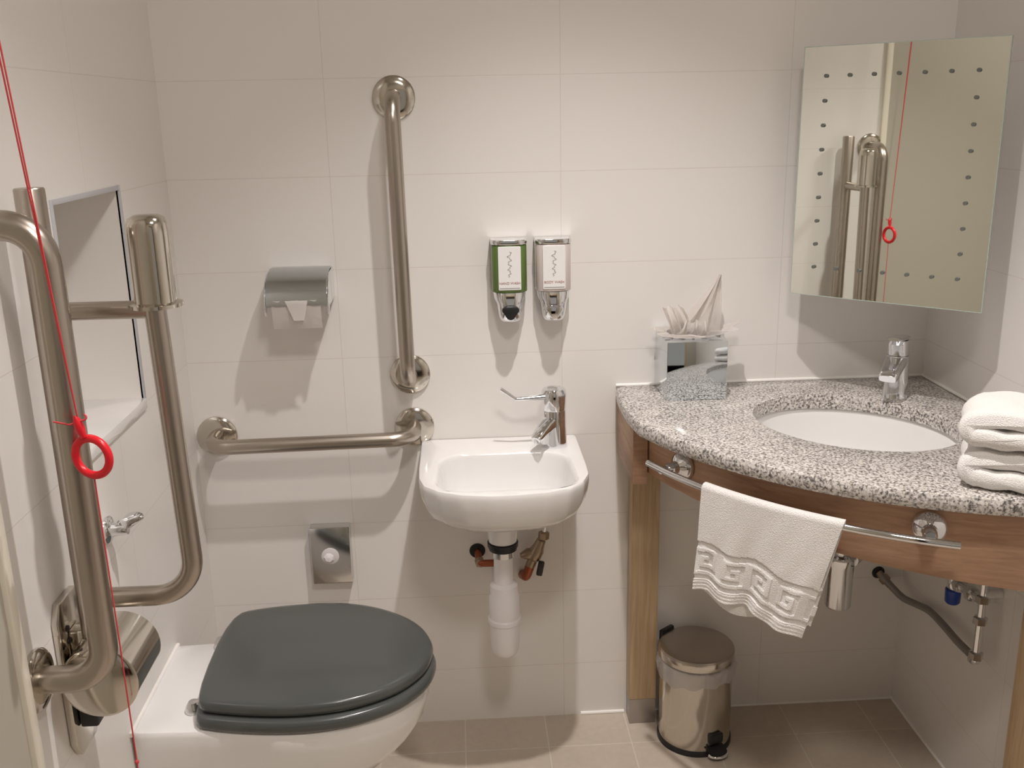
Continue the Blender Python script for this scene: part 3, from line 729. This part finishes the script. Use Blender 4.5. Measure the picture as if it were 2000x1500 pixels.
# folded towels stacked on the worktop
def folded(name, label, zbase, xl, yc, L, D, layers, tk, seed, ang=0):
    rnd = random.Random(seed); b = BM()
    # serpentine centre line in (x,z): folded strip
    path = []
    gap = tk * 1.02
    hs = layers
    z = zbase + tk / 2
    pts = []
    x1 = xl + L
    for k in range(hs):
        za = z + k * gap
        if k % 2 == 0:
            for q in range(22): pts.append((x1 - (x1 - (xl + gap * .5)) * q / 21, za + .0018 * math.sin(q * .9 + k + seed)))
            if k < hs - 1:
                for q in range(1, 10):
                    a = -PI / 2 - PI * q / 10; pts.append((xl + gap * .5 + gap * .62 * math.cos(a), za + gap / 2 + gap / 2 * math.sin(a)))
        else:
            for q in range(22): pts.append((xl + gap * .5 + (x1 - (xl + gap * .5)) * q / 21, za + .0018 * math.sin(q * .7 + k * 2 + seed)))
            if k < hs - 1:
                for q in range(1, 10):
                    a = -PI / 2 + PI * q / 10; pts.append((x1 + gap * .5 * math.cos(a), za + gap / 2 + gap / 2 * math.sin(a)))
    q_ = []
    for x, zz in pts:
        dx = (x - xl) / .05; k_ = (zz - z) / gap
        bulge = .0045 * math.exp(-((dx - .55) / .45) ** 2); droop = -.012 * math.exp(-max(0, dx + .2) ** 2 / 1.2) * max(0, k_)
        q_.append((x, zz + (bulge if k_ > .5 else 0) + droop * .5))
    pts = q_
    n = len(pts); NY = 28; rings = []
    for jy in range(NY + 1):
        v = jy / NY; y = yc - D / 2 + D * v
        edge = min(v, 1 - v) * D; e = math.sqrt(max(0, 1 - (1 - min(edge / (tk * .5), 1)) ** 2)) * .5 + .5
        o1, o2 = [], []
        for i, (x, zz) in enumerate(pts):
            a = pts[max(0, i - 1)]; c = pts[min(n - 1, i + 1)]; tx_, tz_ = c[0] - a[0], c[1] - a[1]; L_ = math.hypot(tx_, tz_) or 1
            nx, nz = -tz_ / L_, tx_ / L_
            wv = .0016 * math.sin(v * 9 + x * 40 + seed) + .002 * math.sin(v * 4 + seed)
            h = tk * .5 * e * (.98 + .05 * math.sin(x * 60 + v * 11))
            o1.append((x + nx * h + wv, y + .004 * math.sin(zz * 90 + seed) * (1 if v < .5 else 0), zz + nz * h)); o2.append((x - nx * h + wv, y + .004 * math.sin(zz * 90 + seed) * (1 if v < .5 else 0), zz - nz * h))
        rings.append(ring3(b, o1 + o2[::-1]))
    loft(b, rings)
    zmin = min(v.co.z for v in b.verts)
    bmesh.ops.translate(b, vec=(0, 0, zbase - zmin), verts=b.verts)
    bmesh.ops.rotate(b, verts=b.verts, cent=(xl, yc, 0), matrix=Matrix.Rotation(ang, 3, 'Z'))
    o = obj(name, b, 'terry', None, 70, (xl + L / 2, yc, zbase)); tag(o, label, 'towel', 'folded towels on the worktop')
    return o
f1 = folded('folded_towel', 'folded white towel, lower one of the stack on the granite worktop', .8605, 1.474, -.625, .165, .15, 2, .0315, 1, -.56)
ztop = max((f1.matrix_basis @ v.co).z for v in f1.data.vertices)
folded('folded_towel', 'folded white towel, upper one of the stack on the granite worktop', ztop + .0003, 1.470, -.625, .170, .15, 2, .0315, 2.3, -.56)

# ================================================================= tissue box
t = thing('tissue_box', 'mirrored cube tissue box on the left end of the granite worktop', 'tissue box', (1.116, -.072, .86))
obj('box_shell', one(box, 1.050, 1.182, -.137, -.007, .8603, .990, .0015, 2), 'mirrorbox', t, 35)
b = BM()
def crumple(bm, cx, cy, z0, spikes, R0, n=72, m=18, seed=0):
    rnd = random.Random(seed); ph = [rnd.uniform(0, 6.28) for _ in range(8)]; rings = []
    for j in range(m + 1):
        s = j / m; ring = []
        for k in range(n):
            a = 2 * PI * k / n
            hgt, lean = .012, 0; px = py = 0
            wsum = 0
            for (aa, w, h, lx, ly) in spikes:
                dd = math.exp(-((math.atan2(math.sin(a - aa), math.cos(a - aa))) / w) ** 2); hgt += h * dd; px += lx * dd; py += ly * dd
            r = R0 * (1 + .7 * s) * (1 + .22 * math.sin(3 * a + ph[0]) * s + .18 * math.sin(7 * a + ph[1] + s * 2) * s + .10 * math.sin(13 * a + ph[2]) * s)
            ring.append((cx + r * math.cos(a) * 1.25 + px * s, cy + r * math.sin(a) * .7 + py * s, z0 + hgt * s ** 1.1 + .003 * math.sin(5 * a + ph[3] + s * 9) * s))
        rings.append(ring3(bm, ring))
    loft(bm, rings, cap=False)
# frill lying on the lid, then two upright tongues
crumple(b, 1.116, -.080, .9900, [(0, .5, .020, .018, 0), (PI, .6, .010, -.018, -.01), (-PI / 2, .6, .006, .0, -.022)], .038, seed=3)
def tongue(bm, base, tip, w0, w1, bend, seed, n=18, m=16):
    rnd = random.Random(seed); ph = [rnd.uniform(0, 6) for _ in range(4)]; base, tip = Vector(base), Vector(tip); rings = []
    for j in range(m + 1):
        s = j / m; c = base.lerp(tip, s) + Vector((0, bend * math.sin(s * PI), 0)); w = w0 + (w1 - w0) * s
        rings.append(ring3(bm, [c + Vector(((q / n - .5) * w, .010 * math.sin(q * .9 + ph[0] + s * 3) * (1 - .5 * s) + .004 * math.sin(q * 2.1 + ph[1]), .006 * math.sin(q * .8 + ph[2]) * (1 - s * .5))) for q in range(n + 1)]))
    loft(bm, rings, cap=False, closed=False)
tongue(b, (1.122, -.075, .990), (1.180, -.055, 1.118), .115, .006, -.014, 4)
tongue(b, (1.098, -.085, .990), (1.072, -.075, 1.056), .055, .046, -.014, 6)
tongue(b, (1.112, -.095, .992), (1.120, -.105, 1.028), .070, .050, -.010, 9)
bmesh.ops.solidify(b, geom=b.faces[:], thickness=.0005)
obj('tissue', b, 'paper', t, 70)

# ================================================================= pedal bin
bxx, byy = 1.143, -.108
t = thing('pedal_bin', 'small polished steel pedal bin on the floor beside the vanity leg', 'pedal bin', (bxx, byy, 0))
obj('body', one(lathe, (bxx, byy, 0), [(.0855, .012), (.0855, .216), (.084, .217), (.083, .217), (.083, .014)], seg=64), 'steel_pol', t, 35)
obj('base_ring', one(lathe, (bxx, byy, 0), [(.082, .0), (.0885, .0), (.0885, .010), (.0865, .0135), (.082, .0135)], seg=64), 'black', t, 35)
lid = obj('lid', one(lathe, (bxx, byy, 0), [(.0865, .224), (.0885, .225), (.0885, .243), (.0865, .247), (.082, .2485), (.04, .2505), (.001, .251)], seg=64), 'steel', t, 30)
obj('lid_band', one(lathe, (bxx, byy, 0), [(.087, .2235), (.0892, .2235), (.0892, .2405), (.0885, .242)], seg=64), 'steel_pol', lid, 30)
b = BM(); rings = []
for j, (r, z) in enumerate(((.0835, .2225), (.088, .2228), (.0935, .214), (.0915, .200), (.0900, .188), (.0872, .182))):
    rings.append(ring3(b, [(bxx + (r + .0012 * math.sin(q * 1.7 + j) + (.0015 * math.sin(q * .9) if j > 1 else 0)) * math.cos(2 * PI * q / 90), byy + (r + .0012 * math.sin(q * 1.7 + j)) * math.sin(2 * PI * q / 90), z + (.012 * math.sin(q * .14 + 4) + .0035 * math.sin(q * .77)) * min(1, j / 3) - (.012 * j / 5 * max(0, math.cos(2 * PI * q / 90 + 1.3)) ** 2)) for q in range(90)]))
loft(b, rings, cap=False); bmesh.ops.solidify(b, geom=b.faces[:], thickness=.0006); obj('bin_liner', b, 'bag', t, 70)
pd = Vector((.36, -.933, 0)).normalized(); sp = Vector((-pd.y, pd.x, 0)); c = Vector((bxx, byy, 0)) + pd * .088
b = BM(); rings = []
for s, w, z0_, z1_ in ((-.01, .020, .008, .030), (.008, .022, .006, .026), (.020, .022, .006, .018), (.026, .018, .008, .014)):
    rings.append(ring3(b, [c + pd * s + sp * x + Vector((0, 0, z)) for x, z in ((-w, z0_), (w, z0_), (w, z1_), (-w, z1_))]))
loft(b, rings); bmesh.ops.bevel(b, geom=b.edges[:], offset=.0025, segments=2, affect='EDGES'); pe = obj('pedal', b, 'black', t, 40)
b = BM(); pts = []
for k in range(13):
    a = PI * k / 12; pts.append(c + sp * (.024 * math.cos(a)) + pd * (.010 + .018 * math.sin(a)) + Vector((0, 0, .013)))
sweep(b, pts, .0035, 12); obj('pedal_trim', b, 'chrome', pe, 50)
b = BM(); box(b, -.018, .018, -.005, .006, -.012, .012, .003); bmesh.ops.transform(b, matrix=Matrix.Translation(c + Vector((0, 0, .046)) + pd * .001) @ Matrix.Rotation(math.atan2(sp.y, sp.x), 4, 'Z'), verts=b.verts); obj('pedal_guard', b, 'black', t, 40)
bk = -pd
b = BM(); box(b, -.022, .022, -.012, .0, -.016, .016, .003); bmesh.ops.transform(b, matrix=Matrix.Translation(Vector((bxx, byy, .238)) + Vector((-.62, .78, 0)).normalized() * .097) @ Matrix.Rotation(math.atan2(.78, -.62) - PI / 2, 4, 'Z'), verts=b.verts); obj('hinge_block', b, 'black', t, 40)

# ================================================================= pipes under the vanity
t = thing('water_hose', 'grey flexible water hose from wall hole to the right wall valves', 'hose', (1.62, 0, .357))
obj('wall_hole', one(lathe, (1.619, -.0005, .358), [(.001, .004), (.013, .004), (.016, 0)], (0, -1, 0)), 'hole', t)
hp = [Vector(p) for p in ((1.620, -.015, .358), (1.640, -.045, .335), (1.653, -.072, .324), (1.664, -.115, .330), (1.663, -.18, .348), (1.658, -.25, .355), (1.654, -.33, .356), (1.650, -.385, .362))]
def spline(p, n=8):
    o = []
    for i in range(len(p) - 1):
        a, b_, c_, d_ = p[max(0, i - 1)], p[i], p[i + 1], p[min(len(p) - 1, i + 2)]
        for k in range(n):
            s = k / n; o.append(.5 * ((2 * b_) + (c_ - a) * s + (2 * a - 5 * b_ + 4 * c_ - d_) * s * s + (3 * b_ - a - 3 * c_ + d_) * s ** 3))
    return o + [p[-1]]
obj('hose', one(sweep, spline(hp), .0085, 16), 'conduit', t, 60)
obj('brass_fitting', one(lathe, (1.618, -.004, .359), [(.009, 0), (.009, .012), (.013, .014), (.013, .028), (.009, .030), (.009, .042)], (.45, -.75, -.50), 6), 'brass', t, 30)
t = thing('isolation_valves', 'chrome supply pipe and valves with blue cap on the right wall', 'valve', (W, -.41, .36))
px, py = 1.645, -.418
obj('supply_pipe', one(sweep, [(px, py, .375), (px, py, .684)], .0075, 16), 'chrome', t, 50)
for z in (.372, .452, .50, .60):
    obj('pipe_nut', one(lathe, (px, py, z), [(.009, -.004), (.014, -.002), (.014, .012), (.009, .014)], seg=6), 'chrome_soft', t, 20)
obj('lower_elbow', one(sweep, fillet([(px, py, .378), (px, py, .364), (px, py + .012, .364)], .006), .011, 16), 'chrome', t, 50)
obj('wall_connector', one(sweep, [(px, py, .515), (W - .0005, py, .515)], .010, 14), 'chrome', t, 40)
b = BM(); sweep(b, [(px, py, .500), (px - .004, py + .115, .492)], .010, 16)
for k in (.03, .075): lathe(b, (px - .001 - k * .03, py + k, .4990 - .07 * k), [(.011, 0), (.0165, .002), (.0165, .016), (.011, .018)], (-.035, 1, -.07), 6)
obj('valve_body', b, 'chrome_soft', t, 35)
obj('valve_stem', one(lathe, (1.641, -.312, 0), [(.011, .470), (.0135, .474), (.0135, .500), (.010, .505), (.010, .62)], seg=20), 'chrome', t, 40)
obj('blue_cap', one(lathe, (1.641, -.312, 0), [(.002, .4395), (.012, .440), (.0155, .444), (.0165, .472), (.014, .4735)], seg=24), 'blue', t, 40)

# ================================================================= corner mirror
th_ = math.radians(43); tilt = -.0075
nout = Vector((-math.sin(th_) * math.cos(tilt), -math.cos(th_) * math.cos(tilt), -math.sin(tilt)))     # faces the room
A0 = Vector((1.329, -.080, 1.079)); uu = Vector((math.cos(th_), -math.sin(th_), 0)).normalized(); vv = (nout.cross(uu) * -1).normalized()
if vv.z < 0: vv = -vv
MW, MH = .392, .508
def mp(u, v, w): return A0 + uu * u + vv * v + nout * w
t = thing('corner_mirror', 'rectangular mirror with dotted border set across the corner above the sink', 'mirror', mp(MW / 2, 0, 0))
def slab(bm, u0_, u1_, v0_, v1_, w0_, w1_, bev=0):
    vs = box(bm, u0_, u1_, v0_, v1_, w0_, w1_, bev)
def tomirror(bm):
    for v in bm.verts: v.co = mp(v.co.x, v.co.y, v.co.z)
b = BM(); slab(b, .0015, MW - .0015, .0015, MH - .0015, -.0035, 0); tomirror(b); obj('mirror_glass', b, 'mirror', t, 0)
b = BM()
for q in ((0, .0015, 0, MH), (MW - .0015, MW, 0, MH), (.0015, MW - .0015, 0, .0015), (.0015, MW - .0015, MH - .0015, MH)): slab(b, *q, -.005, .0003)
tomirror(b); obj('glass_edge', b, 'glass_edge', t, 0)
sp_ = .0485; u00 = (MW - 6 * sp_) / 2; v00 = (MH - 8 * sp_) / 2 + .002
for i in range(7):
    for j in range(9):
        if i in (0, 6) or j in (0, 8):
            b = BM(); lathe(b, (u00 + i * sp_, v00 + j * sp_, .0002), [(.0038, 0), (.0038, .0045)], (0, 0, 1), 16)
            tomirror(b); obj('etched_dot', b, 'etch', t, 30)
b = BM(); slab(b, .03, MW - .03, .03, MH - .03, -.018, -.0055); tomirror(b); obj('backing_board', b, 'plastic_w', t, 0)
cc_ = mp(MW / 2, MH / 2, -.018)
obj('wall_bracket', one(sweep, [cc_, cc_ - nout * .16, Vector((W - .001, -.001, cc_.z))], .012, 12), 'steel', t, 40)
